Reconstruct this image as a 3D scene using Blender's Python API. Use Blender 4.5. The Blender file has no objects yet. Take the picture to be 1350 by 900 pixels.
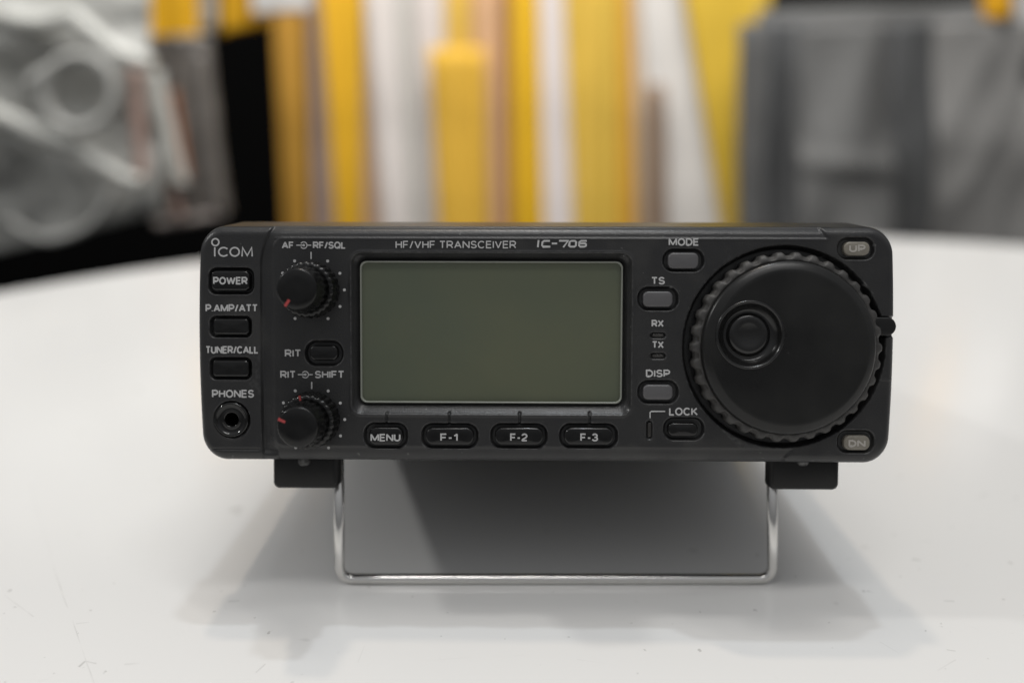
import bpy, bmesh, math, random
from mathutils import noise as mnoise
import numpy as np
from mathutils import Vector, Matrix
random.seed(7); np.random.seed(7)
C = bpy.context.scene.collection
S = bpy.context.scene
MM = 0.001
R = math.radians

# ------------------------------------------------------------------ camera
FPX = 1125.0                       # focal length in photo pixels (photo 1350 x 900)
PITCH = R(15.0)                    # camera looks down
H = 0.123                          # lens height above the table top
FOCUS = 0.205
cam_d = bpy.data.cameras.new('camera'); cam = bpy.data.objects.new('camera', cam_d); C.objects.link(cam)
cam.location = (0, 0, H); cam.rotation_euler = (math.pi/2 - PITCH, 0, 0)
cam_d.sensor_width = 36; cam_d.lens = 36*FPX/1350; cam_d.clip_start = 0.01; cam_d.clip_end = 100
cam_d.dof.use_dof = True; cam_d.dof.focus_distance = FOCUS; cam_d.dof.aperture_fstop = 4.1
S.camera = cam
S.render.resolution_x = 1024; S.render.resolution_y = 682

# ------------------------------------------------------------------ world, lamps, exposure
w = bpy.data.worlds.new('World'); S.world = w; w.use_nodes = True
# indoor surroundings: pale ceiling overhead, a dimmer hall towards the horizon
_n = w.node_tree.nodes; _l = w.node_tree.links
_tc = _n.new('ShaderNodeTexCoord'); _sp = _n.new('ShaderNodeSeparateXYZ'); _l.new(_tc.outputs['Generated'], _sp.inputs[0])
_mr = _n.new('ShaderNodeMapRange'); _mr.inputs[1].default_value = .05; _mr.inputs[2].default_value = .85
_mr.inputs[3].default_value = .17; _mr.inputs[4].default_value = .54
_l.new(_sp.outputs[2], _mr.inputs[0]); _l.new(_mr.outputs[0], _n['Background'].inputs[1])
_n['Background'].inputs[0].default_value = (.97, .98, 1.0, 1)
S.view_settings.view_transform = 'Standard'; S.view_settings.look = 'None'
S.view_settings.exposure = 0.0; S.view_settings.gamma = 1.0
def lamp(name, loc, target, sx, sy, watts, col=(1, 1, 1)):
    d = bpy.data.lights.new(name, 'AREA'); d.shape = 'RECTANGLE'; d.size = sx; d.size_y = sy
    d.energy = watts; d.color = col
    o = bpy.data.objects.new(name, d); C.objects.link(o); o.location = loc
    o.rotation_euler = (Vector(target)-Vector(loc)).to_track_quat('-Z', 'Y').to_euler()
    return o
lamp('ceiling_tube_lamp', (-0.10, 0.60, 1.62), (0, .22, 0), .06, .05, 3.4, (1, .85, .68))
lamp('ceiling_tube_lamp', (0.10, 0.46, 1.65), (0, .22, 0), .06, .05, 3.5, (.83, .92, 1))
lamp('ceiling_tube_lamp', (0.08, 0.30, 1.7), (0, .22, 0), .6, .07, 3.6, (1, .97, .93))
lamp('ceiling_tube_lamp', (0.15, -0.30, 1.7), (0.05, .25, 0), 1.2, .14, 7.6, (1, .985, .965))
lamp('side_lamp', (-1.5, 0.26, 1.11), (0, .25, 0), .07, .07, 5.6, (1, .99, .97))
lamp('background_fill', (0.1, 0.85, 1.7), (0.1, 1.85, 1.32), 1.6, .25, 60.0, (1, .98, .95))  # unseen fill added to brighten the hanging cloths, aimed clear of the table

# ------------------------------------------------------------------ material helpers
def mat(name, col, rough=.5, metal=0, bump=None, coat=0, spec=.5, vary=None, dust=None, wear_glint=None):
    m = bpy.data.materials.new(name); m.use_nodes = True
    nt = m.node_tree; b = nt.nodes['Principled BSDF']
    b.inputs['Base Color'].default_value = (*col, 1); b.inputs['Roughness'].default_value = rough
    b.inputs['Metallic'].default_value = metal; b.inputs['Coat Weight'].default_value = coat
    b.inputs['Specular IOR Level'].default_value = spec
    tc = nt.nodes.new('ShaderNodeTexCoord')
    if bump:
        sc, st, dist = bump
        n = nt.nodes.new('ShaderNodeTexNoise'); n.inputs['Scale'].default_value = sc; n.inputs['Detail'].default_value = 2
        nt.links.new(tc.outputs['Object'], n.inputs['Vector'])
        bp = nt.nodes.new('ShaderNodeBump'); bp.inputs['Strength'].default_value = st; bp.inputs['Distance'].default_value = dist
        nt.links.new(n.outputs['Fac'], bp.inputs['Height']); nt.links.new(bp.outputs[0], b.inputs['Normal'])
    if vary:                       # (scale, second colour, roughness swing)
        sc, c2, rs = vary
        n2 = nt.nodes.new('ShaderNodeTexNoise'); n2.inputs['Scale'].default_value = sc; n2.inputs['Detail'].default_value = 5
        nt.links.new(tc.outputs['Object'], n2.inputs['Vector'])
        rp = nt.nodes.new('ShaderNodeMapRange'); rp.inputs[1].default_value = .35; rp.inputs[2].default_value = .65
        nt.links.new(n2.outputs['Fac'], rp.inputs[0])
        mx = nt.nodes.new('ShaderNodeMix'); mx.data_type = 'RGBA'
        mx.inputs[6].default_value = (*col, 1); mx.inputs[7].default_value = (*c2, 1)
        nt.links.new(rp.outputs[0], mx.inputs[0]); nt.links.new(mx.outputs[2], b.inputs['Base Color'])
        if rs:
            mr = nt.nodes.new('ShaderNodeMapRange'); mr.inputs[3].default_value = rough-rs; mr.inputs[4].default_value = rough+rs
            nt.links.new(n2.outputs['Fac'], mr.inputs[0]); nt.links.new(mr.outputs[0], b.inputs['Roughness'])
    def overlay(fac, colour):
        src = b.inputs['Base Color'].links[0].from_socket if b.inputs['Base Color'].links else None
        mx = nt.nodes.new('ShaderNodeMix'); mx.data_type = 'RGBA'
        if src: nt.links.new(src, mx.inputs[6])
        else: mx.inputs[6].default_value = (*col, 1)
        mx.inputs[7].default_value = (*colour, 1)
        nt.links.new(fac, mx.inputs[0]); nt.links.new(mx.outputs[2], b.inputs['Base Color'])
    if wear_glint:                       # rubbed convex edges with their glint painted in too: (low, high, colour)
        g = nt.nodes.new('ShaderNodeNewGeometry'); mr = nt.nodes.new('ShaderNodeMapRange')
        mr.inputs[1].default_value = wear_glint[0]; mr.inputs[2].default_value = wear_glint[1]
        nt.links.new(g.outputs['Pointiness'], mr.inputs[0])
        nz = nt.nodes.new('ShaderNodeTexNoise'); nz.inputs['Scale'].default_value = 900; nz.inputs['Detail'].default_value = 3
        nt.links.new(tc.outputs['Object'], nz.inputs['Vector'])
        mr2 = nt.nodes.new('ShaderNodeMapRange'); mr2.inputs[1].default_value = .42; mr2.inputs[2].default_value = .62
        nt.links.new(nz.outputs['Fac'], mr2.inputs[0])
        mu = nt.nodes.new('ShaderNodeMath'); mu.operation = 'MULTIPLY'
        nt.links.new(mr.outputs[0], mu.inputs[0]); nt.links.new(mr2.outputs[0], mu.inputs[1]); overlay(mu.outputs[0], wear_glint[2])
    if dust:                       # specks: list of (scale, threshold, strength, colour)
        for sc, th, am, dc_ in dust:
            nz = nt.nodes.new('ShaderNodeTexNoise'); nz.inputs['Scale'].default_value = sc; nz.inputs['Detail'].default_value = 1.5
            nt.links.new(tc.outputs['Object'], nz.inputs['Vector'])
            mr = nt.nodes.new('ShaderNodeMapRange'); mr.inputs[1].default_value = th; mr.inputs[2].default_value = th+.05; mr.inputs[4].default_value = am
            nt.links.new(nz.outputs['Fac'], mr.inputs[0]); overlay(mr.outputs[0], dc_)
    return m
M = {}
M['panel'] = mat('textured_black_plastic', (.017, .017, .018), .33, spec=.42, bump=(2300, .42, .00016), vary=(120, (.022, .022, .022), .05), dust=[(700, .735, .5, (.12, .12, .115)), (60, .60, .25, (.045, .044, .042))], wear_glint=(.53, .60, (.13, .13, .13)))
M['case'] = mat('painted_case', (.035, .035, .036), .5, bump=(1800, .2, .0001))
M['foot'] = mat('foot_plastic', (.006, .006, .006), .42, spec=.3, bump=(1500, .15, .0001))
M['black'] = mat('glossy_black_button', (.003, .003, .003), .13, spec=.45, vary=(400, (.006, .006, .006), .06))
M['grey'] = mat('grey_button', (.085, .083, .086), .38, bump=(2500, .1, .00005))
M['beige'] = mat('beige_button', (.17, .155, .13), .38, vary=(600, (.20, .185, .155), 0))
M['knob'] = mat('knob_black', (.003, .003, .003), .22, spec=.36, bump=(2200, .15, .00006), vary=(300, (.006, .006, .006), .06))
M['rubber'] = mat('rubber_grip', (.024, .023, .022), .55, bump=(1800, .3, .0001), vary=(260, (.040, .038, .036), .05))
M['dial'] = mat('dial_face', (.007, .007, .007), .30, spec=.3, bump=(3000, .12, .00004), vary=(70, (.014, .014, .0135), .09), dust=[(380, .755, .6, (.12, .12, .12))])
M['cup'] = mat('dimple_cup', (.008, .008, .008), .22)
M['void'] = mat('dark_void', (.001, .001, .001), .9, spec=0)
M['print'] = mat('grey_print', (.43, .43, .43), .6)
M['print_dim'] = mat('dim_print', (.36, .34, .31), .5)
M['red'] = mat('red_pointer', (.36, .045, .045), .5)
M['led'] = mat('unlit_led', (.03, .028, .026), .2)
M['screen'] = mat('lcd_olive', (.098, .106, .068), .16, vary=(22, (.080, .094, .066), .05), bump=(5000, .05, .00003))
M['screen_edge'] = mat('window_edge', (.22, .23, .20), .25)
M['chrome'] = mat('chrome_wire', (.72, .71, .69), .12, metal=1)

# ------------------------------------------------------------------ object helpers
def obj(name, me, m, parent=None, smooth=True):
    o = bpy.data.objects.new(name, me); C.objects.link(o)
    if m: me.materials.append(m)
    if smooth: me.polygons.foreach_set('use_smooth', [True]*len(me.polygons))
    if parent: o.parent = parent
    return o
def mesh(verts, faces, name='m'):
    me = bpy.data.meshes.new(name); me.from_pydata([tuple(v) for v in verts], [], faces); me.update()
    bm = bmesh.new(); bm.from_mesh(me); bmesh.ops.recalc_face_normals(bm, faces=bm.faces); bm.to_mesh(me); bm.free()
    return me
def tag(o, label, cat, group=None, kind=None):
    if label: o['label'] = label
    if cat: o['category'] = cat
    if group: o['group'] = group
    if kind: o['kind'] = kind

# radio frame: x right, y backwards from the panel face, z up the panel
TILT = R(12.5); YAW = R(-0.8)
fwd = Vector((0, math.cos(PITCH), -math.sin(PITCH))); up = Vector((0, math.sin(PITCH), math.cos(PITCH)))
def ray(x, y): return fwd + Vector((1, 0, 0))*((x-675)/FPX) + up*((450-y)/FPX)
CAM = Vector((0, 0, H))
def ground(x, y, z=0):
    d = ray(x, y); return CAM + d*((z-H)/d.z)
def at_depth(x, y, Y):
    d = ray(x, y); return CAM + d*(Y/d.y)
rot = (Matrix.Rotation(YAW, 3, 'Z') @ Matrix.Rotation(-TILT, 3, 'X'))
PN = rot @ Vector((0, -1, 0))
P0 = CAM + fwd*0.206
def on_plane(x, y, wmm=0):
    d = ray(x, y); return CAM + d*(((P0+PN*wmm*MM)-CAM).dot(PN)/d.dot(PN))
pc = on_plane(720, 453)
upv = rot @ Vector((0, 0, 1))
root_loc = pc - upv*(pc.z/upv.z)
HC = (pc-root_loc).length/MM        # panel centre above the base along the panel, mm
radio = bpy.data.objects.new('transceiver', None); C.objects.link(radio)
radio.location = root_loc; radio.rotation_euler = rot.to_euler()
radio.empty_display_size = .02
tag(radio, 'black radio transceiver with blank olive display propped on a chrome wire stand on white table', 'radio')
Lmat = (Matrix.Translation(root_loc) @ rot.to_4x4()).inverted()
def P(x, y, wmm=0):
    """photo pixel -> (u, v) in mm on the panel plane (v from the panel centre)"""
    q = Lmat @ on_plane(x, y, wmm); return q.x/MM, q.z/MM-HC
def L(u, v, wv):                     # panel mm -> local metres
    return (u*MM, -wv*MM, (v+HC)*MM)
def rect(x0, y0, x1, y1, wmm=0):
    a = P(x0, y0, wmm); b = P(x1, y1, wmm)
    return (a[0]+b[0])/2, (a[1]+b[1])/2, abs(b[0]-a[0])/2, abs(b[1]-a[1])/2
KP = 206/FPX                         # mm per photo pixel on the panel

# ------------------------------------------------------------------ front panel relief
def sd_rr(u, v, cx, cy, hx, hy, r):
    qx = np.abs(u-cx)-(hx-r); qy = np.abs(v-cy)-(hy-r)
    return np.hypot(np.maximum(qx, 0), np.maximum(qy, 0)) + np.minimum(np.maximum(qx, qy), 0) - r
def sst(a, b, x):
    t = np.clip((x-a)/(b-a), 0, 1); return t*t*(3-2*t)
WELLS = [  # pixel rect, corner px, depth mm
    (274, 353, 334, 387.5, 10, 1.5), (276.5, 416.5, 331.5, 444.5, 8, 1.4), (276.5, 471, 331.5, 500, 8, 1.4),
    (402, 449, 452, 482, 15, 1.5), (874, 328, 928, 358, 14, 1.3), (841, 378, 894, 409, 14, 1.3),
    (841, 501, 894, 532, 14, 1.3), (875, 550, 928, 580, 14, 1.4), (1105, 313, 1154, 342, 13, 1.2),
    (1105, 567, 1154, 597, 13, 1.2), (480, 557, 537, 591, 14, 1.4), (556, 558, 630, 591, 14, 1.4),
    (647, 558, 721, 591, 14, 1.4), (738, 558, 814, 591, 14, 1.4),
    (857, 438, 878, 446, 4, .7), (857, 465, 878, 473, 4, .7), (852, 554, 860, 579, 4, .7)]
EDGE_R = 2.2; BACK = 17.0
pl = P(264, 453, -2.2)[0]; pr = P(1176, 453, -2.2)[0]; pt = P(720, 298.5)[1]; pb = P(720, 607, -2)[1]
PCX, PCY, PHX, PHY = (pl+pr)/2, (pt+pb)/2, (pr-pl)/2, (pt-pb)/2
def relief(u, v):
    h = np.zeros_like(u)
    # raised middle plate with sloped bands above and below it and a valley on its left; the corner blocks stand proud
    yt = P(700, 313.5)[1]
    D = sd_rr(u, v, *rect(359.5, 313, 1200, 593), 2.4)
    xa = P(343.5, 450)[0]; xb = P(356, 303)[0]; t_ = np.clip((v-P(350, 352)[1])/(P(350, 300)[1]-P(350, 352)[1]), 0, 1)
    ub = xa+(xb-xa)*t_**1.8
    xc = P(1097, 340)[0]; xd = P(1083, 300)[0]; t2 = np.clip((v-P(1090, 336)[1])/(P(1090, 300)[1]-P(1090, 336)[1]), 0, 1)
    ur = xc+(xd-xc)*t2**1.6
    xe = P(1034, 604)[0]; xf = P(1052, 588)[0]; t3 = np.clip((P(1040, 586)[1]-v)/(P(1040, 586)[1]-P(1040, 604)[1]), 0, 1)
    ur = np.where(v < P(1040, 586)[1], xf+(xe-xf)*t3, ur)
    inside = sst(ub-.15, ub+.45, u)*(1-sst(ur-.3, ur+.5, u))
    low = .22*sst(-.40, .25, D) + np.where(v > 0, .42, .45)*np.clip(D/2.4, 0, 1.15)
    low = low + .35*(1-sst(P(351, 597)[1], P(351, 500)[1], v))*sst(.2, 1.4, D)*(u < P(365, 450)[0])
    h -= inside*low*(1-.75*(1-sst(P(351, 603)[1], P(351, 592)[1], v))*(u < P(365, 450)[0]))
    h += .10*np.exp(-((v-yt+.15)/.30)**2)*inside*(np.abs(u) < 200)*(u > P(362, 400)[0])
    # display recess
    d = sd_rr(u, v, *rect(463, 333, 831.5, 547), 2.4)
    h += .16*np.exp(-((d-.25)/.30)**2)
    di = sd_rr(u, v, *rect(472, 342, 822, 533), 1.95)
    ins = sst(-.15, .35, -d)
    a = np.clip((-d)/np.maximum(-d+np.maximum(di, 0)+1e-6, 1e-6), 0, 1)
    h = h*(1-ins) + ins*(-.25-2.2*a)
    # notches from the display to the function keys
    for x in (509.5, 592, 685, 777.5):
        d = sd_rr(u, v, *rect(x-1.9, 543, x+1.9, 561), .3)
        h -= .55*sst(-.05, .22, -d)
    # small groove low on the left
    d = sd_rr(u, v, *rect(278, 590.5, 342, 593.5), .25); h -= .4*sst(-.1, .25, -d)
    d = sd_rr(u, v, *rect(1150, 499, 1180, 501.5), .2); h += .12*sst(-.1, .2, -d)
    # key wells
    for x0, y0, x1, y1, rp, dep in WELLS:
        d = sd_rr(u, v, *rect(x0, y0, x1, y1), rp*KP)
        h += .07*np.exp(-((d-.25)/.25)**2)
        h -= dep*sst(-.25, .40, -d)
    # phones jack recess
    ju, jv = P(305, 553); rr = np.hypot(u-ju, v-jv)
    h -= .7*(1-sst(4.3, 4.7, rr)) + 3*(1-sst(2.2, 2.6, rr)); h += .07*np.exp(-((rr-4.75)/.25)**2)
    # big dial recess
    tu, tv = P(1033.5, 457.5); rr = np.hypot(u-tu, v-tv)
    h -= 2.6*(1-sst(23.6, 24.5, rr))
    # slot for the drag lever
    d = sd_rr(u, v, *rect(1140, 417, 1190, 445), .4); h -= 1.6*sst(-.1, .5, -d)
    return h
st = .23
def axis(half):
    core = list(np.arange(-half+EDGE_R*.2, half-EDGE_R*.2+1e-6, st))
    arc = [half-EDGE_R+EDGE_R*t for t in np.linspace(.85, 2.6, 12)]
    far = [half+EDGE_R*1.6+t for t in (.6, 3, 7, 12, 20)]
    pos = [x for x in arc+far if x > core[-1]+.05]
    return np.array([-x for x in reversed(pos)]+core+pos)
au = axis(PHX); av = axis(PHY)
U, V = np.meshgrid(au, av)
sd = sd_rr(U, V, 0, 0, PHX, PHY, 6.4)
e = 1e-3
gx = (sd_rr(U+e, V, 0, 0, PHX, PHY, 6.4)-sd_rr(U-e, V, 0, 0, PHX, PHY, 6.4))/(2*e)
gy = (sd_rr(U, V+e, 0, 0, PHX, PHY, 6.4)-sd_rr(U, V-e, 0, 0, PHX, PHY, 6.4))/(2*e)
s_ = sd+EDGE_R
ang = np.clip(s_/EDGE_R, 0, math.pi/2)
on = s_ > 0
newsd = np.where(on, -EDGE_R+EDGE_R*np.sin(ang), sd)
dep = np.where(on, EDGE_R*(1-np.cos(ang)) + np.clip(s_-EDGE_R*math.pi/2, 0, BACK-EDGE_R), 0)
Uo = U+(newsd-sd)*gx; Vo = V+(newsd-sd)*gy
Uo *= 1-.011*(Vo/PHY)**2*np.clip(np.abs(Uo)/PHX, 0, 1)**10
hh = relief(np.clip(U, -PHX, PHX)+PCX, np.clip(V, -PHY, PHY)+PCY)*(1-sst(EDGE_R*1.0, EDGE_R*1.8, s_))
Vo += .165*np.clip(dep-1.2, 0, 99)*sst(PHY*.72, PHY*.98, Vo)          # the top of the shell rises towards the back
co = np.stack([(Uo+PCX)*MM, (dep-hh)*MM, (Vo+PCY+HC)*MM], -1).reshape(-1, 3)
ny, nx = U.shape
idx = np.arange(nx*ny).reshape(ny, nx)
quads = np.stack([idx[:-1, :-1], idx[:-1, 1:], idx[1:, 1:], idx[1:, :-1]], -1).reshape(-1, 4)
me = bpy.data.meshes.new('front_panel')
me.vertices.add(len(co)); me.vertices.foreach_set('co', co.ravel())
me.loops.add(quads.size); me.loops.foreach_set('vertex_index', quads.ravel().astype(np.int32))
me.polygons.add(len(quads)); me.polygons.foreach_set('loop_start', np.arange(0, quads.size, 4).astype(np.int32))
me.update(calc_edges=True); me.validate()
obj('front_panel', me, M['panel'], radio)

# ------------------------------------------------------------------ shape builders in panel space
def rr_ring(cx, cy, hx, hy, r, wv, n=8, bulge=0):
    pts = []
    r = max(min(r, hx, hy), .01)
    for qx, qy, a0 in ((1, 1, 0), (-1, 1, 90), (-1, -1, 180), (1, -1, 270)):
        for k in range(n+1):
            a = R(a0+90*k/n)
            x = qx*(hx-r)+r*math.cos(a); y = qy*(hy-r)+r*math.sin(a)
            if bulge: y += math.copysign(bulge*(1-(x/hx)**2), y)
            pts.append((cx+x, cy+y, wv))
    return pts
def loft(rings, conv=L, cap0=False, cap1=True):
    vs, fs = [], []
    n = len(rings[0])
    for ring in rings: vs += [conv(*p) for p in ring]
    for k in range(len(rings)-1):
        for i in range(n):
            j = (i+1) % n
            fs.append((k*n+i, k*n+j, (k+1)*n+j, (k+1)*n+i))
    if cap1: fs.append(tuple((len(rings)-1)*n+i for i in range(n)))
    if cap0: fs.append(tuple(reversed(range(n))))
    return mesh(vs, fs)
def key_mesh(x0, y0, x1, y1, rpx, top, base=-1.6, edge=.45, bulge=0, dome=.12):
    cx, cy, hx, hy = rect(x0, y0, x1, y1, top)
    r = rpx*KP; rings = [rr_ring(cx, cy, hx+.06, hy+.06, r, base, bulge=bulge)]
    for a in (0, 18, 36, 54, 72, 90):
        i = edge*(1-math.cos(R(a))); rings.append(rr_ring(cx, cy, hx-i, hy-i, max(r-i, .1), top-edge+edge*math.sin(R(a)), bulge=bulge))
    for f in (.7, .4, .1):
        rings.append(rr_ring(cx, cy, (hx-edge)*f, (hy-edge)*f, max((r-edge)*f, .02), top+dome*(1-f*f), bulge=bulge*f))
    return loft(rings)
def lathe(cu, cv, prof, n=96, mod=None, cap=True):
    vs, fs = [], []
    for r, wv in prof:
        for i in range(n):
            a = 2*math.pi*i/n
            rr = r + (mod(r, wv, a) if mod else 0)
            vs.append(L(cu+rr*math.cos(a), cv+rr*math.sin(a), wv))
    for k in range(len(prof)-1):
        for i in range(n):
            j = (i+1) % n; fs.append((k*n+i, k*n+j, (k+1)*n+j, (k+1)*n+i))
    if cap: fs.append(tuple((len(prof)-1)*n+i for i in range(n)))
    return mesh(vs, fs)
def box_bar(p, q, width, w0, w1):
    """thin raised mark from p to q (panel mm)"""
    d = Vector((q[0]-p[0], q[1]-p[1])); n = Vector((-d.y, d.x)).normalized()*width/2
    c = [(p[0]+n.x, p[1]+n.y), (q[0]+n.x, q[1]+n.y), (q[0]-n.x, q[1]-n.y), (p[0]-n.x, p[1]-n.y)]
    vs = [L(x, y, w0) for x, y in c]+[L(x, y, w1) for x, y in c]
    return vs, [(0, 1, 2, 3), (4, 5, 6, 7), (0, 1, 5, 4), (1, 2, 6, 5), (2, 3, 7, 6), (3, 0, 4, 7)]
def join(parts):
    vs, fs = [], []
    for v, f in parts:
        o = len(vs); vs += v; fs += [tuple(i+o for i in t) for t in f]
    return mesh(vs, fs)
def ring_mark(c, r0, r1, w0, w1, n=28, a0=0, a1=360):
    vs, fs = [], []
    full = abs(a1-a0) >= 360
    m = n if full else n+1
    for k in range(m):
        a = R(a0+(a1-a0)*k/n)
        for r, wv in ((r0, w0), (r0, w1), (r1, w1), (r1, w0)):
            vs.append(L(c[0]+r*math.cos(a), c[1]+r*math.sin(a), wv))
    for k in range(n):
        a, b = k*4, ((k+1) % m)*4
        for i in range(4): fs.append((a+i, b+i, b+(i+1) % 4, a+(i+1) % 4))
    return vs, fs
def _arc(cx, cy, rx, ry, a0, a1, n=14):
    return [(cx+rx*math.cos(R(a0+(a1-a0)*k/n)), cy+ry*math.sin(R(a0+(a1-a0)*k/n))) for k in range(n+1)]
GLYPH = {  # centre lines in a box one unit high: (width, strokes)
 'A': (.78, [[(0, 0), (.39, 1), (.78, 0)], [(.14, .32), (.64, .32)]]),
 'C': (.76, [_arc(.40, .5, .40, .5, 42, 318)]),
 'D': (.70, [[(0, 0), (0, 1), (.30, 1)]+_arc(.30, .5, .40, .5, 90, -90)+[(.30, 0), (0, 0)]]),
 'E': (.58, [[(.58, 1), (0, 1), (0, 0), (.58, 0)], [(0, .52), (.53, .52)]]),
 'F': (.55, [[(.55, 1), (0, 1), (0, 0)], [(0, .49), (.49, .49)]]),
 'H': (.66, [[(0, 0), (0, 1)], [(.66, 0), (.66, 1)], [(0, .52), (.66, .52)]]),
 'I': (.0, [[(0, 0), (0, 1)]]),
 'K': (.68, [[(0, 0), (0, 1)], [(.62, 1), (0, .36)], [(.22, .58), (.68, 0)]]),
 'L': (.52, [[(0, 1), (0, 0), (.52, 0)]]),
 'M': (.92, [[(0, 0), (0, 1), (.46, .06), (.92, 1), (.92, 0)]]),
 'N': (.74, [[(0, 0), (0, 1), (.74, 0), (.74, 1)]]),
 'O': (.80, [_arc(.40, .5, .40, .5, 0, 360, 28)]),
 'P': (.64, [[(0, 0), (0, 1), (.36, 1)]+_arc(.36, .71, .28, .29, 90, -90)+[(.36, .42), (0, .42)]]),
 'Q': (.80, [_arc(.40, .5, .40, .5, 0, 360, 28), [(.46, .26), (.80, -.04)]]),
 'R': (.68, [[(0, 0), (0, 1), (.38, 1)]+_arc(.38, .72, .28, .28, 90, -90)+[(.38, .44), (0, .44)], [(.40, .44), (.68, .0)]]),
 'S': (.62, [_arc(.31, .75, .28, .25, 15, 270)[:-1]+_arc(.31, .25, .31, .25, 90, -165)]),
 'T': (.64, [[(0, 1), (.64, 1)], [(.32, 1), (.32, 0)]]),
 'U': (.66, [[(0, 1), (0, .33)]+_arc(.33, .33, .33, .33, 180, 360)+[(.66, 1)]]),
 'V': (.72, [[(0, 1), (.36, 0), (.72, 1)]]),
 'W': (1.16, [[(0, 1), (.29, 0), (.58, .94), (.87, 0), (1.16, 1)]]),
 'X': (.70, [[(0, 0), (.70, 1)], [(0, 1), (.70, 0)]]),
 '1': (.30, [[(0, .76), (.14, .80), (.30, 1), (.30, 0)]]),
 '2': (.58, [_arc(.29, .72, .28, .28, 170, -20)+[(.46, .46), (.10, .20), (.0, 0), (.58, 0)]]),
 '3': (.58, [_arc(.28, .75, .26, .25, 165, -85)+[(.24, .52)], [(.24, .52)]+_arc(.28, .27, .30, .27, 75, -165)]),
 '/': (.34, [[(0, -.03), (.34, 1.03)]]), '.': (.02, [[(.0, .0), (.0, .10)]]), '-': (.30, [[(0, .40), (.30, .40)]]), ' ': (.12, [])}
def text(body, x0, y0, x1, y1, wv, m, parent, name='lettering', sw=1.9, gap=.27):
    """sans lettering fitted to the photo's rectangle, a thin raised print on the panel or a key"""
    pos, strokes = 0, []
    for ch in body:
        wd, st_ = GLYPH[ch]
        strokes += [[(pos+x, y) for x, y in p] for p in st_]
        pos += wd+gap
    tot = pos-gap
    X0, X1, Y0, Y1 = x0+sw/2, x1-sw/2, y1-sw/2, y0+sw/2
    out = []
    for p in strokes:                 # split at sharp corners so that diagonals keep their full width
        q = [Vector((X0+(X1-X0)*x/tot, Y0+(Y1-Y0)*y)) for x, y in p]
        run = [q[0]]
        for k in range(1, len(q)):
            run.append(q[k])
            if k < len(q)-1 and (q[k]-q[k-1]).length > 1e-6 and (q[k+1]-q[k]).length > 1e-6:
                d0 = (q[k]-q[k-1]).normalized(); d1 = (q[k+1]-q[k]).normalized()
                if d0.dot(d1) < .35:
                    e_ = sw*(.5 if abs(d0.dot(d1)) < .2 else .12)
                    run[-1] = q[k]+d0*e_; out.append([tuple(v) for v in run]); run = [q[k]-d1*e_]
        out.append([tuple(v) for v in run])
    return stroke(out, sw*KP, wv, m, parent, name)
def stroke(paths, width, wv, m, parent, name):
    """lettering from strokes given in photo pixels"""
    parts = []
    for path in paths:
        q = [P(x, y, wv) for x, y in path]
        vs, fs = [], []; lift = .004*len(parts)
        for i, p in enumerate(q):
            a = Vector(q[max(i-1, 0)]); b = Vector(q[min(i+1, len(q)-1)]); d = (b-a).normalized(); n = Vector((-d.y, d.x))
            k = 1.0
            if 0 < i < len(q)-1:
                d1 = (Vector(q[i])-a).normalized(); k = 1/max(abs(d1.dot(d)), .6)
            n *= width/2*k
            for sx, ww in ((1, wv), (1, wv+.05+lift), (-1, wv+.05+lift), (-1, wv)):
                vs.append(L(p[0]+n.x*sx, p[1]+n.y*sx, ww))
        for i in range(len(q)-1):
            for j in range(4): fs.append((i*4+j, i*4+(j+1) % 4, i*4+4+(j+1) % 4, i*4+4+j))
        fs += [(0, 1, 2, 3), tuple(len(vs)-4+j for j in range(4))]
        parts.append((vs, fs))
    return obj(name, join(parts), m, parent, smooth=False)
def arc(cx, cy, rx, ry, a0, a1, n=18):
    return [(cx+rx*math.cos(R(a0+(a1-a0)*k/n)), cy-ry*math.sin(R(a0+(a1-a0)*k/n))) for k in range(n+1)]

# ------------------------------------------------------------------ display
dw = rect(474.5, 344, 819.5, 532, -1.2)
def win(i, wv, r=1.6): return rr_ring(dw[0], dw[1], dw[2]-i, dw[3]-i, max(r-i*.6, .2), wv)
fr = loft([win(-.05, -2.6), win(-.05, -1.35), win(.06, -1.22), win(.22, -1.22), win(.30, -1.32), win(.34, -2.35)], cap1=False)
disp = obj('display', loft([win(.25, -2.55), win(.25, -2.25)]), M['screen'], radio, smooth=False)
obj('window_rim', fr, M['screen_edge'], disp)

# ------------------------------------------------------------------ keys
def key(r, rp, m, top, words=None, trect=None, tm=None, bulge=0, label=None, sw=2.0, **kw):
    o = obj('button', key_mesh(*r, rp, top, bulge=bulge, **kw), M[m], radio)
    if label: o['label'] = label
    if words: text(words, *trect, top+.10, tm or M['print'], o, sw=sw)
    return o
key((278, 357, 329, 383), 7, 'black', .5, 'POWER', (281, 365, 326.5, 375), sw=2.0)
key((281, 420, 328, 441), 5, 'black', .3)
key((280, 475, 328, 496.5), 5, 'black', .3)
key((408, 455, 445, 475), 8, 'black', .2)
key((881, 333, 921, 354), 7, 'grey', .3)
key((848, 384, 887, 404.5), 7, 'grey', .3)
key((848, 507, 887, 527), 7, 'grey', .3)
key((881, 557.5, 920, 575), 7, 'black', .1)
key((1113, 318.5, 1147, 337), 8, 'beige', .2, 'UP', (1119.5, 322.5, 1141, 332.5), M['print_dim'], sw=2.3)
key((1113, 574, 1147, 593.5), 8, 'beige', .2, 'DN', (1118.5, 579.5, 1141, 589), M['print_dim'], sw=2.3)
key((486, 564, 531, 585.5), 9, 'black', .4, 'MENU', (488.5, 571.5, 528, 581.5), bulge=.25, sw=2.0)
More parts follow.
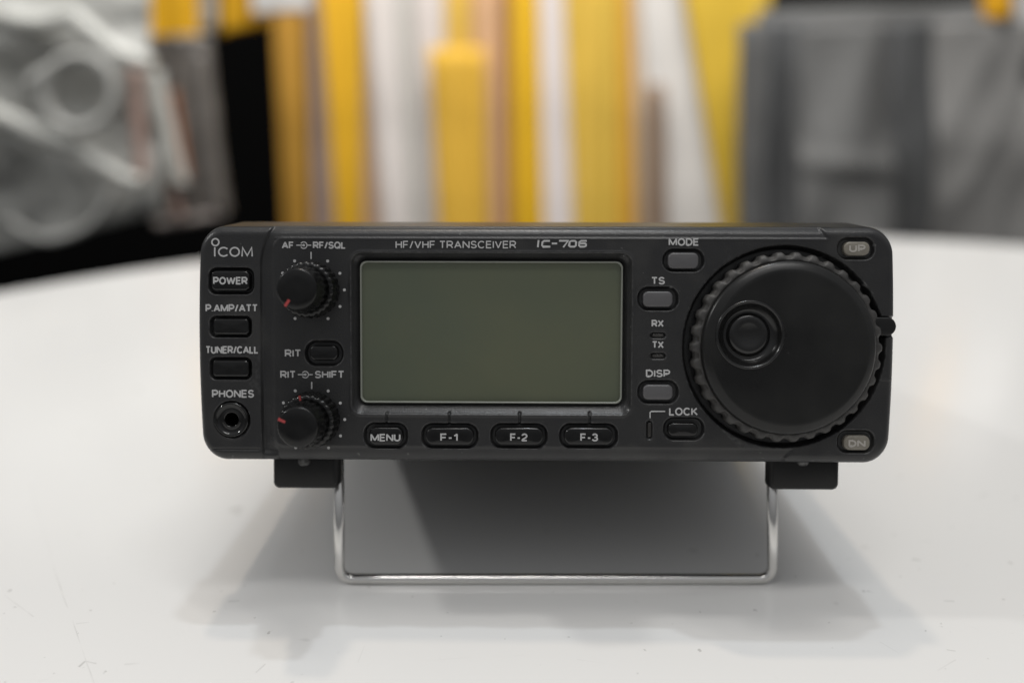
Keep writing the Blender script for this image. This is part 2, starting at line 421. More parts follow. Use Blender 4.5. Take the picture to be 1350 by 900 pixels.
key((561, 564.5, 624.5, 585.5), 9, 'black', .4, 'F-1', (580.5, 571, 603.5, 581.5), bulge=.3, sw=2.0)
key((652.5, 564.5, 716, 585.5), 9, 'black', .4, 'F-2', (672.5, 571, 695.5, 581.5), bulge=.3, sw=2.0)
key((744, 564.5, 808.5, 585.5), 9, 'black', .4, 'F-3', (765, 571, 788.5, 581.5), bulge=.3, sw=2.0)
for r in ((860, 440, 875, 444), (860, 467, 875, 471), (854, 557, 858.5, 576)):
    obj('indicator_lamp', key_mesh(*r, 1.6, -.25, base=-1.0, edge=.15, dome=.04), M['led'], radio)

# ------------------------------------------------------------------ printed words
for body, r, b in (
    ('P.AMP/ATT', (271, 401, 340, 411), 1.95), ('TUNER/CALL', (271, 456, 341, 466), 1.95), ('PHONES', (279.5, 513.5, 335, 524), 1.95),
    ('AF', (371.5, 318.5, 387.5, 328), 1.95), ('RF/SQL', (412.5, 318.5, 456, 328), 1.95), ('RIT', (375.5, 460.5, 397, 470.5), 1.95),
    ('RIT', (369.5, 488.5, 390, 498.5), 1.95), ('SHIFT', (415, 488.5, 454, 498.5), 1.95),
    ('HF/VHF TRANSCEIVER', (521.5, 317.5, 680.5, 327.5), 1.5), ('MODE', (881.5, 314, 921.5, 324), 1.95), ('TS', (858.5, 365, 876.5, 375), 1.95),
    ('RX', (859, 421.5, 875, 431), 1.95), ('TX', (859.5, 449.5, 875, 459), 1.95), ('DISP', (851.5, 487, 883.5, 497), 1.95), ('LOCK', (882, 537, 920, 547.5), 1.95)):
    text(body, *r, .02, M['print'], radio, sw=b)
# maker's logo: small ring over an i, then C O M
stroke([arc(284, 319.3, 4.6, 4.6, 0, 360, 24), [(283.2, 326), (283.2, 338)], arc(295, 332, 6.6, 5.6, 42, 318, 20), arc(309.5, 332, 6.0, 5.6, 0, 360, 24),
        [(319.2, 338), (319.8, 326.3), (326, 337), (332, 326.3), (332.6, 338)]], .36, .02, M['print'], radio, 'logo')
# model number in wide lettering
stroke([[(710, 316.5), (709, 326)], [(725, 317.6), (717.5, 317.6), (715.3, 319), (714.6, 323.4), (716, 325.2), (725.5, 325.2)], [(727.5, 321), (734.5, 321)],
        [(737, 317.5), (749, 317.5), (742.5, 326)],
        [(752.8, 317.6), (758.2, 317.6), (759.6, 319), (759, 324), (757.3, 325.2), (751.7, 325.2), (750.3, 324), (751, 319), (752.8, 317.6)],
        [(773.5, 317.6), (766, 317.6), (764, 319), (763.4, 324), (764.8, 325.2), (770.5, 325.2), (772.5, 324), (772.6, 321.8), (771.5, 321), (764.2, 321)]],
       .42, .02, M['print'], radio, 'model_lettering')
# lock bracket line
stroke([[(857, 551), (857, 543.5), (858.5, 542), (877, 542)]], .26, .02, M['print'], radio, 'lock_mark')
def knob_marks(cx, cy, sy, skip):
    c = P(cx, cy); parts = []
    for k, a in enumerate((60, 30, 0, -30, -60, 240, 210, 150, 120)):
        if a in skip: continue
        parts.append(ring_mark((c[0]+8.0*math.cos(R(a)), c[1]+8.0*math.sin(R(a))), .02, .36, .0, .07, 14))
    parts.append(box_bar((c[0], c[1]+7.4), (c[0], c[1]+9.1), .32, .0, .07))
    s = P(400.5 if cy < 450 else 402.5, sy)
    parts.append(ring_mark(s, .66, .90, .0, .07, 24, -150, 150)); parts.append(ring_mark(s, .02, .30, 0, .07, 14))
    parts.append(box_bar((s[0]-1.8, s[1]), (s[0]-.2, s[1]), .26, .0, .08)); parts.append(box_bar((s[0]+.85, s[1]), (s[0]+1.8, s[1]), .26, .0, .08))
    obj('dial_marks', join(parts), M['print'], radio, smooth=False)
knob_marks(410.5, 382, 323.3, (180, 210)); knob_marks(411.3, 552.5, 493.6, (180, 210))

# ------------------------------------------------------------------ the two double knobs
def dual_knob(cx, cy, inner_deg, outer_deg):
    c = P(cx, cy)
    flute = lambda n, d: (lambda r, wv, a: -d*(0.5+0.5*math.cos(n*a))**2 if r > 4.9 else 0)
    o = obj('control_knob', lathe(*c, [(6.6, -.6), (6.9, -.2), (6.9, 1.0), (6.65, 1.2), (6.65, 5.0), (6.4, 5.4), (5.9, 5.6), (4.6, 5.6), (4.5, 4.5)], 144, flute(26, .32)), M['knob'], radio)
    fl2 = lambda r, wv, a: -.26*(0.5+0.5*math.cos(20*a))**2 if (wv < 11.2 and r > 4.6) else 0
    i = obj('inner_knob', lathe(*c, [(4.2, 4.4), (5.0, 5.6), (5.45, 5.9), (5.45, 9.6), (5.2, 10.6), (4.85, 11.3), (4.72, 11.9), (4.66, 13.0), (4.55, 13.3), (4.3, 13.45), (2.5, 13.5), (.6, 13.5)], 144, fl2), M['knob'], o)
    d = Vector((math.cos(R(inner_deg)), math.sin(R(inner_deg)))); c2 = Vector(c)
    obj('pointer', join([box_bar(c2+d*3.0, c2+d*4.75, .62, 12.9, 13.56)]), M['red'], o, smooth=False)
    if outer_deg is not None:
        d = Vector((math.cos(R(outer_deg)), math.sin(R(outer_deg))))
        obj('pointer', join([box_bar(c2+d*5.4, c2+d*6.5, .5, 4.6, 5.66)]), M['red'], o, smooth=False)
dual_knob(410.5, 382, 236, None)
dual_knob(411.3, 552.5, 157, 104)

# ------------------------------------------------------------------ headphone socket
c = P(305, 553)
j = obj('headphone_socket', lathe(*c, [(4.25, -1.0), (4.25, .05), (4.05, .3), (3.75, .32), (3.5, .1), (3.2, -.15), (2.35, -.25), (2.1, -.05), (1.85, -.05), (1.62, -.4), (1.55, -3.0)], 72, cap=False), M['black'], radio)
obj('socket_hole', lathe(*c, [(1.6, -2.4), (.5, -2.4)], 32), M['void'], j)

# ------------------------------------------------------------------ tuning dial
tc = P(1033.5, 457.5)
def teeth(r, wv, a):
    if r < 21.4: return 0
    t = (a*34/(2*math.pi)) % 1.0
    g = math.exp(-((t-.5)/.27)**4)
    return -.8*g
grip = [(21.0, -2.4), (22.6, -2.0), (22.7, 1.6), (22.45, 2.5), (21.8, 3.0), (21.1, 3.2), (20.6, 3.2), (20.3, 2.8), (20.2, 1.0)]
t = obj('tuning_dial', lathe(*tc, [(20.6, -1), (20.5, 3.6), (20.35, 4.1), (19.9, 4.5), (19.3, 4.75), (18.6, 5.2), (18.2, 5.3), (17.6, 5.32)], 128, cap=False), M['dial'], radio)
obj('rubber_grip', lathe(*tc, grip, 34*16, teeth, cap=False), M['rubber'], t)
dc = P(989, 441.5, 5.3); face_r = 17.6; RD = 45.6*(206-5.3)/FPX
vs, fs = [], []                                   # dial face: disc with an off-centre hole for the dimple
n = 128
for k, f in enumerate((0, .5, 1)):
    for i in range(n):
        a = 2*math.pi*i/n; o_ = Vector((tc[0]+face_r*math.cos(a), tc[1]+face_r*math.sin(a))); q = Vector((dc[0]+RD*math.cos(a), dc[1]+RD*math.sin(a)))
        p_ = o_.lerp(q, f); vs.append(L(p_.x, p_.y, 5.32))
for k in range(2):
    for i in range(n):
        jn = (i+1) % n; fs.append((k*n+i, k*n+jn, (k+1)*n+jn, (k+1)*n+i))
obj('dial_face', mesh(vs, fs), M['dial'], t)
obj('finger_dimple', lathe(*dc, [(RD, 5.31), (RD-.05, 5.45), (RD-.2, 5.6), (RD-.45, 5.6), (RD-.7, 5.4), (RD-.95, 4.9), (RD-1.3, 4.2), (6.1, 3.5), (5.4, 3.05), (5.1, 3.2), (4.85, 3.7), (4.4, 4.2), (3.6, 4.35), (2.6, 4.15), (1.4, 3.85), (.3, 3.8)], 96), M['cup'], t)
# drag lever beside the dial
a = P(1140, 418, .5); b = P(1181.5, 442.5, .5)
cy_ = (a[1]+b[1])/2; hy_ = abs(a[1]-b[1])/2
obj('drag_lever', loft([rr_ring((a[0]+b[0])/2, cy_, (b[0]-a[0])/2-i, hy_-i, hy_-i, wv) for i, wv in ((0, -1.4), (0, .3), (.12, .55), (.4, .65))], cap0=True), M['foot'], radio)

# ------------------------------------------------------------------ case behind the panel
def Lyz(x, z, y): return (x*MM, y*MM, (z+HC)*MM)
rings = [rr_ring(PCX, PCY-.3, PHX-2.2, PHY-2.4, 3.0, y) for y in (8, 14, 17, 60, 120, 183)] + [rr_ring(PCX, PCY-.3, PHX-3, PHY-3.2, 2.4, 184)]
case = obj('case', loft(rings, Lyz), M['case'], radio)
for s in (-1, 1):
    obj('rear_foot', loft([rr_ring(PCX+s*60, 172, 5-i, 5-i, 5-i, w_) for i, w_ in ((0, -PHY+2.5), (0, -PHY-.2), (.4, -PHY-.6))], lambda x, y, z: (x*MM, y*MM, (z+PCY+HC)*MM)), M['foot'], radio)
# front feet that carry the wire stand
def foot(x0, x1, y1):
    a = P(x0, 600, -7); b = P(x1, y1, -7)
    cx = (a[0]+b[0])/2; hx = abs(b[0]-a[0])/2; z0 = b[1]; z1 = PCY-PHY+2.2
    prof = []
    for y, i in ((6.6, .7), (7.0, .25), (7.8, 0), (11.0, 0), (11.8, .5)):
        prof.append(rr_ring(cx, (z0+z1)/2, hx-i, (z1-z0)/2-i, 1.5, y))
    f = obj('foot', loft(prof, Lyz, cap0=True), M['foot'], radio)
    return f
for x0, x1, y1 in ((359.5, 446, 644), (1015, 1106, 646)):
    f = foot(x0, x1, y1)
    a = P((x0+x1)/2-7+5, 611, -6)
    obj('screw', loft([rr_ring(a[0], a[1]+.6, 1.5-i, 1.2-i, 1.1, y) for i, y in ((0, 7.5), (0, 6.0), (.3, 5.7))], Lyz), M['panel'], f)
# chrome wire stand: a U of bent rod standing on the table
def tube(path, r, n=16, closed=False):
    vs, fs = [], []
    prev = None
    for i, p in enumerate(path):
        d = (path[min(i+1, len(path)-1)]-path[max(i-1, 0)]).normalized()
        a = Vector((0, 1, 0)) if prev is None else prev
        a = (a-d*a.dot(d)).normalized(); prev = a; b = d.cross(a)
        for k in range(n):
            t_ = 2*math.pi*k/n; vs.append(p+a*(r*math.cos(t_))+b*(r*math.sin(t_)))
    for i in range(len(path)-1):
        for k in range(n):
            m_ = (k+1) % n; fs.append((i*n+k, i*n+m_, (i+1)*n+m_, (i+1)*n+k))
    fs += [tuple(range(n)), tuple((len(path)-1)*n+k for k in range(n))]
    return mesh(vs, fs)
RODR = .00134
def fillet(pts, rad, n=10):
    out = [pts[0]]
    for i in range(1, len(pts)-1):
        a, b, c_ = pts[i-1], pts[i], pts[i+1]
        p0 = b+(a-b).normalized()*rad; p1 = b+(c_-b).normalized()*rad
        for k in range(n+1):
            t_ = k/n; out.append((1-t_)**2*p0+2*t_*(1-t_)*b+t_*t_*p1)
    out.append(pts[-1]); return out
bl = ground(448.5, 760.5, RODR); br = ground(1019.5, 764.5, RODR)
bl.y = br.y = (bl.y+br.y)/2
tl = Lmat.inverted() @ Vector(Lyz(P(446, 630, -12)[0], PCY-PHY+1.0, 12.6)); tr = Lmat.inverted() @ Vector(Lyz(P(1018, 630, -12)[0], PCY-PHY+1.0, 12.6))
path = fillet([Lmat @ p for p in (tl, bl, br, tr)], .0042)
stand = obj('wire_stand', tube(path, RODR), M['chrome'], radio)

# ------------------------------------------------------------------ table
SCRATCHES = [  # photo pixels of the visible scratches and scuffs: ends, half width mm, strength
    (40, 640, 70, 745, .18, .22), (70, 745, 126, 905, .2, .38), (-5, 772, 45, 812, .2, .3), (104, 879, 113, 871, .45, .85), (113, 871, 128, 874, .3, .5),
    (190, 853, 245, 832, .18, .4), (100, 822, 117, 820, .35, .5), (50, 898, 82, 888, .18, .35), (338, 886, 350, 875, .2, .5), (165, 875, 185, 874, .5, .25),
    (1188, 670, 1208, 665, .7, .16), (1252, 658, 1266, 663, .7, .28), (1244, 791, 1258, 792, .35, .45), (1210, 712, 1228, 713, .5, .2), (1290, 655, 1302, 650, .7, .22),
    (1160, 845, 1185, 860, .18, .3), (1100, 770, 1132, 790, .16, .25), (1236, 884, 1262, 870, .18, .25), (1240, 808, 1290, 830, .16, .18), (1250, 857, 1262, 859, .3, .35),
    (640, 812, 650, 814, .25, .3), (470, 873, 480, 850, .2, .2), (302, 792, 316, 791, .6, .35), (333, 789, 340, 787, .5, .3), (560, 870, 690, 862, .14, .15), (760, 868, 830, 880, .14, .16)]
def table_mat():
    m = mat('white_laminate', (.80, .80, .785), .17)
    nt = m.node_tree; b = nt.nodes['Principled BSDF']; tcn = nt.nodes.new('ShaderNodeTexCoord')
    def node(t, **k):
        n_ = nt.nodes.new(t)
        for kk, v in k.items(): n_.inputs[kk].default_value = v
        return n_
    def math_(op, a, b_=None):
        n_ = nt.nodes.new('ShaderNodeMath'); n_.operation = op
        for i, x in enumerate((a, b_)):
            if x is None: continue
            if isinstance(x, (int, float)): n_.inputs[i].default_value = x
            else: nt.links.new(x, n_.inputs[i])
        return n_.outputs[0]
    co_ = tcn.outputs['Object']
    masks = []
    nz = node('ShaderNodeTexNoise', Scale=40.0, Detail=2.0); nt.links.new(co_, nz.inputs['Vector'])
    off = nt.nodes.new('ShaderNodeVectorMath'); off.operation = 'MULTIPLY_ADD'; off.inputs[1].default_value = (.0016, .0016, 0); off.inputs[2].default_value = (-.0008, -.0008, 0)
    nt.links.new(nz.outputs['Color'], off.inputs[0])
    wob = nt.nodes.new('ShaderNodeVectorMath'); wob.operation = 'ADD'; nt.links.new(co_, wob.inputs[0]); nt.links.new(off.outputs[0], wob.inputs[1])
    fade = node('ShaderNodeTexNoise', Scale=90.0, Detail=2.0); nt.links.new(co_, fade.inputs['Vector'])
    fd = nt.nodes.new('ShaderNodeMapRange'); fd.inputs[1].default_value = .38; fd.inputs[2].default_value = .62; nt.links.new(fade.outputs['Fac'], fd.inputs[0])
    def seg(a, b_, width, amp):      # a scratch of the table top, ends in table coordinates
        d = Vector((b_[0]-a[0], b_[1]-a[1], 0)); ln = d.length; ang_ = math.atan2(d.y, d.x)
        sub = nt.nodes.new('ShaderNodeVectorMath'); sub.operation = 'SUBTRACT'; nt.links.new(wob.outputs[0], sub.inputs[0]); sub.inputs[1].default_value = (a[0], a[1], 0)
        ro = nt.nodes.new('ShaderNodeVectorRotate'); ro.rotation_type = 'Z_AXIS'; ro.inputs['Angle'].default_value = -ang_; nt.links.new(sub.outputs[0], ro.inputs['Vector'])
        sp = nt.nodes.new('ShaderNodeSeparateXYZ'); nt.links.new(ro.outputs[0], sp.inputs[0])
        inx = math_('LESS_THAN', math_('ABSOLUTE', math_('SUBTRACT', sp.outputs[0], ln/2)), ln/2)
        cr = math_('MAXIMUM', math_('SUBTRACT', 1.0, math_('MULTIPLY', math_('ABSOLUTE', sp.outputs[1]), 1/width)), 0.0)
        return math_('MULTIPLY', math_('MULTIPLY', math_('MULTIPLY', inx, cr), amp), fd.outputs[0])
    rs = random.Random(11)
    for x0, y0, x1, y1, wd, amp in SCRATCHES:
        a, b_ = ground(x0, y0), ground(x1, y1)
        masks.append(seg((a.x-TCX, a.y-TCY), (b_.x-TCX, b_.y-TCY), wd*MM, amp))
    for k in range(9):
        a = (rs.uniform(-.42, .1)+.02, rs.uniform(-.36, -.1)); t_ = rs.uniform(0, math.pi); ln = rs.uniform(.006, .05)
        masks.append(seg(a, (a[0]+ln*math.cos(t_), a[1]+ln*math.sin(t_)), rs.uniform(.12, .22)*MM, rs.uniform(.15, .4)))
    for sc, lo, hi, amp in ((420, .735, .78, .45), (120, .735, .79, .22)):
        n1 = node('ShaderNodeTexNoise', Scale=sc, Detail=2.0); nt.links.new(co_, n1.inputs['Vector'])
        mr = nt.nodes.new('ShaderNodeMapRange'); mr.inputs[1].default_value = lo; mr.inputs[2].default_value = hi
        nt.links.new(n1.outputs['Fac'], mr.inputs[0]); masks.append(math_('MULTIPLY', mr.outputs[0], amp))
    tot = masks[0]
    for x in masks[1:]: tot = math_('MAXIMUM', tot, x)
    n3 = node('ShaderNodeTexNoise', Scale=6.0, Detail=4.0); nt.links.new(co_, n3.inputs['Vector'])
    mx0 = nt.nodes.new('ShaderNodeMix'); mx0.data_type = 'RGBA'; mx0.inputs[6].default_value = (.84, .832, .81, 1); mx0.inputs[7].default_value = (.765, .762, .75, 1)
    nt.links.new(n3.outputs['Fac'], mx0.inputs[0])
    mx = nt.nodes.new('ShaderNodeMix'); mx.data_type = 'RGBA'; mx.inputs[7].default_value = (.28, .27, .25, 1)
    nt.links.new(tot, mx.inputs[0]); nt.links.new(mx0.outputs[2], mx.inputs[6]); nt.links.new(mx.outputs[2], b.inputs['Base Color'])
    rr = nt.nodes.new('ShaderNodeMapRange'); rr.inputs[3].default_value = .10; rr.inputs[4].default_value = .26
    nt.links.new(n3.outputs['Fac'], rr.inputs[0]); nt.links.new(rr.outputs[0], b.inputs['Roughness'])
    return m
TCX, TCY, TR = .1655, .3086, .603
table = bpy.data.objects.new('table', None); C.objects.link(table); table.location = (TCX, TCY, -.72)
tag(table, 'round white laminate table with fine scratches, the radio standing on it', 'table')
def disc_lathe(prof, n=160):
    vs, fs = [], []
    for r, z in prof:
        for i in range(n): vs.append((r*math.cos(2*math.pi*i/n), r*math.sin(2*math.pi*i/n), z))
    for k in range(len(prof)-1):
        for i in range(n):
            j_ = (i+1) % n; fs.append((k*n+i, k*n+j_, (k+1)*n+j_, (k+1)*n+i))
    fs += [tuple(range(n)), tuple((len(prof)-1)*n+i for i in range(n))]
    return mesh(vs, fs)
obj('tabletop', disc_lathe([(TR-.05, .69), (TR-.004, .692), (TR, .696), (TR, .716), (TR-.0012, .7192), (TR-.004, .72)]), table_mat(), table, smooth=False)
obj('pedestal', disc_lathe([(.25, 0), (.25, .02), (.05, .05), (.04, .1), (.04, .66), (.15, .69)], 48), mat('pedestal_paint', (.03, .03, .03), .4), table)

# ------------------------------------------------------------------ setting behind
def sheet(name, x0, x1, y0, y1, z, m, vertical=False):
    if vertical: vs = [(x0, z, y0), (x1, z, y0), (x1, z, y1), (x0, z, y1)]
    else: vs = [(x0, y0, z), (x1, y0, z), (x1, y1, z), (x0, y1, z)]
    o = obj(name, mesh(vs, [(0, 1, 2, 3)]), m); tag(o, None, None, kind='structure'); return o
sheet('floor', -4, 4, -3, 4, -.72, mat('dark_carpet', (.004, .004, .004), 1.0, spec=.05, bump=(300, .5, .002)))
sheet('backdrop', -4, 4, -.72, 2.4, 2.7, mat('black_cloth', (.002, .002, .002), 1.0, spec=.05, bump=(200, .4, .002)), True)

def srgb(r, g, b):
    f = lambda c_: (c_/255/12.92 if c_/255 <= .04045 else ((c_/255+.055)/1.055)**2.4)
    return f(r), f(g), f(b)
def cloth_mat(c_, gain=1.0):
    a = tuple(min(.85, x*gain) for x in srgb(*c_)); b_ = tuple(x*.86 for x in a)
    return mat('cloth_%d_%d_%d' % c_, a, .7, bump=(60, .2, .003), vary=(7, b_, 0), spec=.2)
def hanging(name, label, cat, group, quad, Y, m, folds=2, amp=.012, thick=.004, phase=0, ny=28, nx=40, lean=0, hook=None, crumple=None):
    """a hanging sheet: quad = photo pixel corners (top-left, top-right, bottom-right, bottom-left) seen at distance Y"""
    tl_, tr_, br_, bl_ = [at_depth(*q, Y) for q in quad]
    front, back = [], []
    for j_ in range(ny+1):
        t_ = j_/ny
        for i in range(nx+1):
            s_2 = i/nx
            p = tl_.lerp(tr_, s_2).lerp(bl_.lerp(br_, s_2), t_)
            o_ = amp*(math.sin(2*math.pi*folds*s_2+phase+.5*math.sin(3*t_+phase))*(.5+.5*t_)) + amp*.3*math.sin(9*s_2+5*t_+phase*2)
            if hook: o_ += hook(s_2, t_)
            if crumple: o_ += crumple[1]*(mnoise.noise(Vector((p.x*crumple[0]+phase*3, p.z*crumple[0]*crumple[2], Y*5)))+.45*abs(mnoise.noise(Vector((p.x*crumple[0]*2.3, p.z*crumple[0]*2.3*crumple[2]+phase, Y*3)))))
            front.append(Vector((p.x, Y+o_+lean*t_, p.z)))
    vs = front+[p+Vector((0, thick, 0)) for p in front]
    W = nx+1; N = len(front); fs = []
    for j_ in range(ny):
        for i in range(nx):
            a = j_*W+i; fs.append((a, a+1, a+W+1, a+W)); fs.append((N+a, N+a+W, N+a+W+1, N+a+1))
    rim = [i for i in range(W)]+[j_*W+nx for j_ in range(1, ny+1)]+[ny*W+i for i in range(nx-1, -1, -1)]+[j_*W for j_ in range(ny-1, 0, -1)]
    for k in range(len(rim)):
        a, b_ = rim[k], rim[(k+1) % len(rim)]; fs.append((a, b_, N+b_, N+a))
    base = (bl_+br_)/2
    vs = [v-base for v in vs]
    o = obj(name, mesh(vs, fs), m); o.location = base
    tag(o, label, cat, group)
    return o
def ext(xt, xb, ya, yb):             # x along the line through (xt, 0) and (xb, 290) at rows ya and yb
    f = lambda y: xt+(xb-xt)*y/290
    return f(ya), f(yb)
GS = 'coloured cloths hanging behind the table'
STRIPS = [  # left top/bottom, right top/bottom, top row, Y, colour, label
    (362, 378, 395, 404, -220, 1.74, (186, 134, 40), 'ochre hanging cloth beside the black gap at the left end of the row'),
    (388, 400, 413, 419, -220, 1.77, (118, 74, 24), 'dark brown hanging cloth between the leftmost ochre cloth and a mauve grey one'),
    (409, 417, 434, 451, -220, 1.75, (166, 146, 138), 'narrow mauve grey hanging cloth right of the dark brown cloth'),
    (427, 447, 473, 474, -220, 1.72, (226, 170, 22), 'bright yellow hanging cloth that narrows downwards beside the mauve grey cloth'),
    (470, 472, 490, 509, -220, 1.76, (206, 170, 140), 'peach hanging cloth between bright yellow cloth and white cloth'),
    (484, 505, 518, 538, -220, 1.73, (222, 216, 214), 'white hanging cloth right of the peach cloth, slanting left at its top'),
    (514, 534, 541, 559, -220, 1.75, (188, 187, 184), 'pale grey hanging cloth between two slanting white cloths'),
    (536, 556, 592, 588, -220, 1.765, (222, 213, 212), 'broad white hanging cloth partly behind the golden cloth with a square top'),
    (566, 581, 634, 640, 63, 1.72, (216, 166, 46), 'golden yellow hanging cloth with a square top edge in front of white'),
    (590, 594, 632, 632, -220, 1.75, (222, 178, 70), 'light yellow hanging cloth rising above the square topped golden cloth'),
    (627, 636, 656, 660, -220, 1.74, (208, 164, 124), 'tan hanging cloth right of the golden cloth'),
    (652, 657, 680, 682, -220, 1.75, (176, 120, 70), 'brown hanging cloth between tan cloth and narrow yellow cloth'),
    (677, 680, 706, 713, -220, 1.72, (222, 168, 16), 'narrow strong yellow hanging cloth at the middle of the row'),
    (704, 711, 751, 763, -220, 1.74, (222, 215, 216), 'white hanging cloth between the strong yellow cloth and the dull yellow cloth'),
    (748, 760, 812, 812, -220, 1.73, (208, 168, 56), 'wide dull yellow hanging cloth with an orange strip to its right'),
    (806, 800, 828, 836, -220, 1.745, (206, 148, 34), 'orange hanging strip on the right edge of the wide dull yellow cloth'),
    (826, 834, 862, 866, -220, 1.76, (206, 184, 160), 'beige hanging cloth right of the orange strip'),
    (856, 858, 872, 876, 112, 1.72, (128, 108, 92), 'short taupe hanging strip in front of the beige and white cloths'),
    (848, 868, 912, 964, -220, 1.75, (210, 208, 206), 'broad white hanging cloth widening downwards beside the last yellow cloth'),
    (907, 955, 1012, 984, -220, 1.72, (204, 166, 40), 'wide yellow hanging cloth at the right end of the row beside grey garments'),
]
for k, (lt, lb, rt, rb, ytop, Y, c_, lab) in enumerate(STRIPS):
    l0, l1 = ext(lt-4, lb-4, ytop, 480); r0, r1 = ext(rt+4, rb+4, ytop, 480)
    hanging('hanging_cloth', lab, 'cloth', GS, ((l0, ytop), (r0, ytop), (r1, 480), (l1, 480)), Y, cloth_mat(tuple(int(.87*a_+.13*b_) for a_, b_ in zip(c_, (236, 222, 196)))), folds=1.0+.3*(k % 3), amp=.006, phase=k*1.7, nx=16, ny=20)
hanging('hanging_cloth', 'yellow cloth draped at the top left, ending above the black gap', 'cloth', None, ((186, -160), (258, -160), (262, 52), (196, 58)), 1.5, cloth_mat((212, 160, 30)), folds=1, amp=.006, nx=16)
hanging('hanging_cloth', 'small yellow cloth beside the pale strip, draped above the black gap', 'cloth', None, ((284, -160), (372, -160), (356, 30), (290, 46)), 1.5, cloth_mat((214, 162, 34)), folds=1.4, amp=.006, phase=2, nx=16)
hanging('hanging_cloth', 'pale grey strip hanging between the two yellow cloths at the top left', 'cloth', None, ((254, -160), (286, -160), (286, 38), (260, 42)), 1.52, cloth_mat((176, 172, 164)), folds=.8, amp=.004, nx=12)
hanging('hanging_cloth', 'white cloth whose hem shows above the ochre cloth', 'cloth', None, ((325, -160), (420, -160), (408, 15), (332, 20)), 1.46, cloth_mat((210, 208, 205)), folds=1.2, amp=.005, phase=1, nx=14)
hanging('hanging_cloth', 'yellow cloth with rounded hem hanging in the top right corner', 'cloth', None, ((1288, -160), (1340, -160), (1334, 24), (1296, 26)), 1.42, cloth_mat((216, 160, 30)), folds=1, amp=.005, nx=14)
hanging('hanging_cloth', 'white cloth at the top right corner beside the yellow one with rounded hem', 'cloth', None, ((1334, -160), (1420, -160), (1420, 34), (1338, 30)), 1.45, cloth_mat((205, 202, 200)), folds=1, amp=.005, nx=14)

# grey garments on the right
GG = 'grey garments hanging behind the table'
def seam(t0, depth=.012, wd=.03): return lambda s, t_: -depth*math.exp(-((t_-t0)/wd)**2)
garm = cloth_mat((110, 110, 109)); garm2 = cloth_mat((98, 99, 100)); garm3 = cloth_mat((126, 125, 123))
hanging('grey_garment', 'narrow dark folded grey garment next to the yellow cloth', 'garment', GG, ((978, 30), (1076, 26), (1082, 460), (976, 460)), 1.62, garm2, folds=2.1, amp=.028, phase=.6, nx=60, ny=50, crumple=(7, .03, .35))
def g2(s, t_): return  -.009*math.exp(-((t_-.40-.03*s)/.035)**2) + .02*math.sin(6*s+9*t_)*t_ + .03*s**6
hanging('grey_garment', 'wide smooth grey garment left of the dark recessed one', 'garment', GG, ((1060, 34), (1186, 28), (1196, 460), (1058, 460)), 1.53, garm, folds=.9, amp=.012, phase=2.2, nx=70, ny=60, hook=g2, crumple=(6, .03, .4))
hanging('grey_garment', 'dark grey garment set back between two paler grey garments', 'garment', GG, ((1164, 32), (1262, 26), (1262, 460), (1170, 460)), 1.66, cloth_mat((86, 87, 88)), folds=1.2, amp=.012, phase=.9, nx=40, ny=50, crumple=(6, .02, .4))
def g3(s, t_): return -.004*math.exp(-((t_-.34)/.07)**2) + .03*math.exp(-((s-.55)**2+(t_-.17)**2)/.004)
hanging('grey_garment', 'pale grey garment at the right edge with a dark spot near its top', 'garment', GG, ((1236, 28), (1480, 22), (1490, 460), (1230, 460)), 1.42, garm3, folds=2.3, amp=.012, phase=1.2, nx=70, ny=60, hook=g3, crumple=(6, .03, .4))
hanging('grey_garment', 'grey garment whose top edge shows behind the others', 'garment', GG, ((1000, 12), (1300, 4), (1300, 200), (1000, 200)), 1.68, garm, folds=1.5, amp=.01, phase=.2, nx=50)

# clear bags on the left
def bag_mat(c_):
    m = mat('bag_film_%d' % c_[0], srgb(*c_), .28, bump=(18, .6, .02), vary=(10, tuple(x*.68 for x in srgb(*c_)), .1), spec=.5)
    return m
bag = bpy.data.objects.new('plastic_bag', None); C.objects.link(bag)
YB = 1.05
bag.location = at_depth(110, 320, YB)
tag(bag, 'large crumpled grey plastic bag with pale looped glints shaped as tubes at the left edge', 'bag')
def local_child(o, root):
    o.location = o.location-root.location; o.parent = root
def bh(s, t_): return -.05*math.sin(math.pi*min(max(s, 0), 1))*math.sin(math.pi*t_)+.006*math.sin(13*s+7*t_)+.005*math.sin(21*t_-9*s)
o = hanging('film', None, None, None, ((-160, -260), (192, -240), (206, 282), (-170, 372)), YB, bag_mat((204, 204, 199)), folds=1.3, amp=.010, nx=60, ny=60, hook=bh, crumple=(7, .022, 1))
local_child(o, bag)
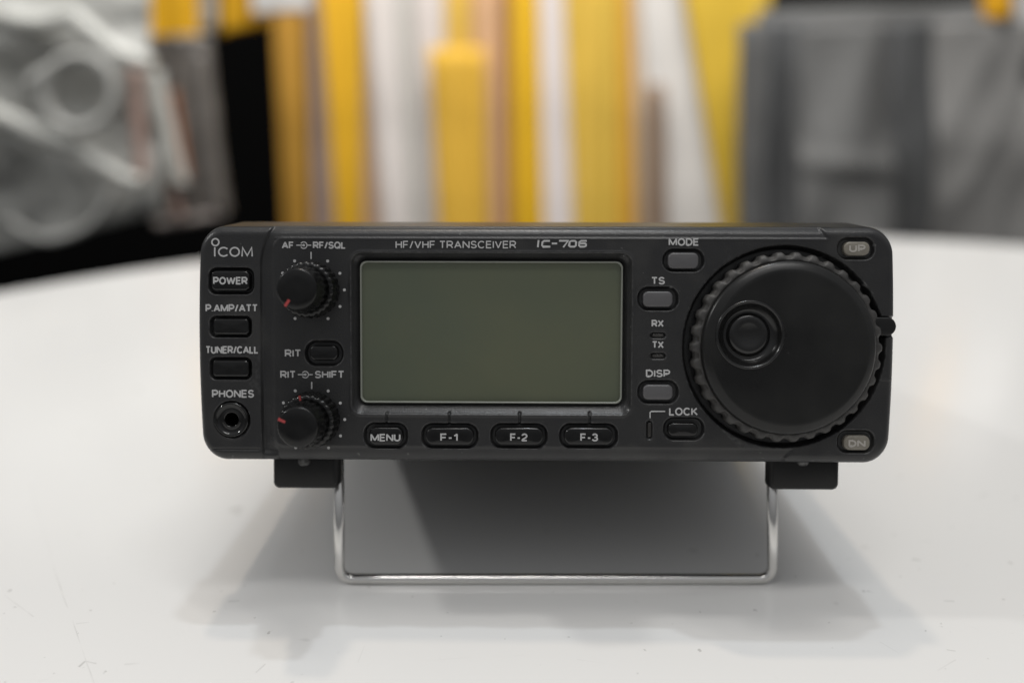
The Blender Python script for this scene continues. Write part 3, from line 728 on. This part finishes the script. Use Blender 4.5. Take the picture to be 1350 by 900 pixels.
def glint_or_stripe(pts, rpx, col, Y, root):  # tubes standing for glints on the large bag's film, and the small bag's stripes
    path_ = [at_depth(x, y, Y)-root.location for x, y in pts]
    sm = []
    for i in range(len(path_)-1):
        p0, p1, p2, p3 = path_[max(i-1, 0)], path_[i], path_[i+1], path_[min(i+2, len(path_)-1)]
        for k in range(6):
            t_ = k/6
            sm.append(.5*((2*p1)+(p2-p0)*t_+(2*p0-5*p1+4*p2-p3)*t_*t_+(3*p1-p0-3*p2+p3)*t_**3))
    sm.append(path_[-1])
    c_ = obj('glint_or_stripe', tube(sm, rpx*Y/FPX, 10), col, root); return c_
pale = mat('pale_glint_or_stripe', srgb(206, 206, 200), .35); mid = mat('grey_glint', srgb(172, 172, 168), .4); pink = mat('pinkish_strip', srgb(190, 160, 148), .5)
ringp = [(105+46*math.cos(R(a)), 122+48*math.sin(R(a))) for a in range(0, 361, 15)]
glint_or_stripe(ringp, 8, mid, YB-.07, bag)
glint_or_stripe([(-40, 5), (20, 26), (60, 30), (95, 22), (125, 45), (160, 72), (200, 84)], 11, pale, YB-.065, bag)
glint_or_stripe([(-30, 140), (20, 160), (60, 178), (100, 190)], 13, pale, YB-.06, bag)
glint_or_stripe([(95, 185), (125, 210), (160, 232), (185, 240)], 9, pale, YB-.06, bag)
glint_or_stripe([(40, 110), (55, 100), (70, 92)], 9, mid, YB-.07, bag)
glint_or_stripe([(178, 90), (182, 150), (188, 235)], 8, pink, YB-.04, bag)
glint_or_stripe([(10, 290), (60, 315), (120, 295), (150, 250)], 6, mid, YB-.055, bag)

bag2 = bpy.data.objects.new('plastic_bag', None); C.objects.link(bag2)
YB2 = 1.22; bag2.location = at_depth(255, 290, YB2)
tag(bag2, 'narrow dark grey plastic bag with a white stripe behind the larger crumpled bag', 'bag')
o = hanging('film', None, None, None, ((186, 48), (274, 46), (298, 284), (204, 300)), YB2, bag_mat((120, 115, 110)), folds=1.2, amp=.008, nx=40, ny=40, crumple=(7, .01, 1))
local_child(o, bag2)
glint_or_stripe([(203, 95), (215, 150), (228, 205), (238, 245)], 10, pale, YB2-.03, bag2)
glint_or_stripe([(228, 120), (238, 180), (246, 236)], 5, mat('brown_edge', srgb(150, 95, 60), .5), YB2-.025, bag2)
glint_or_stripe([(264, 70), (276, 160), (290, 280)], 7, mat('grey_edge', srgb(120, 116, 112), .5), YB2-.02, bag2)
glint_or_stripe([(228, 240), (236, 286)], 6, pink, YB2-.025, bag2)
glint_or_stripe([(206, 296), (260, 288), (296, 281)], 6, mat('bag_hem', srgb(150, 142, 138), .4), YB2-.02, bag2)
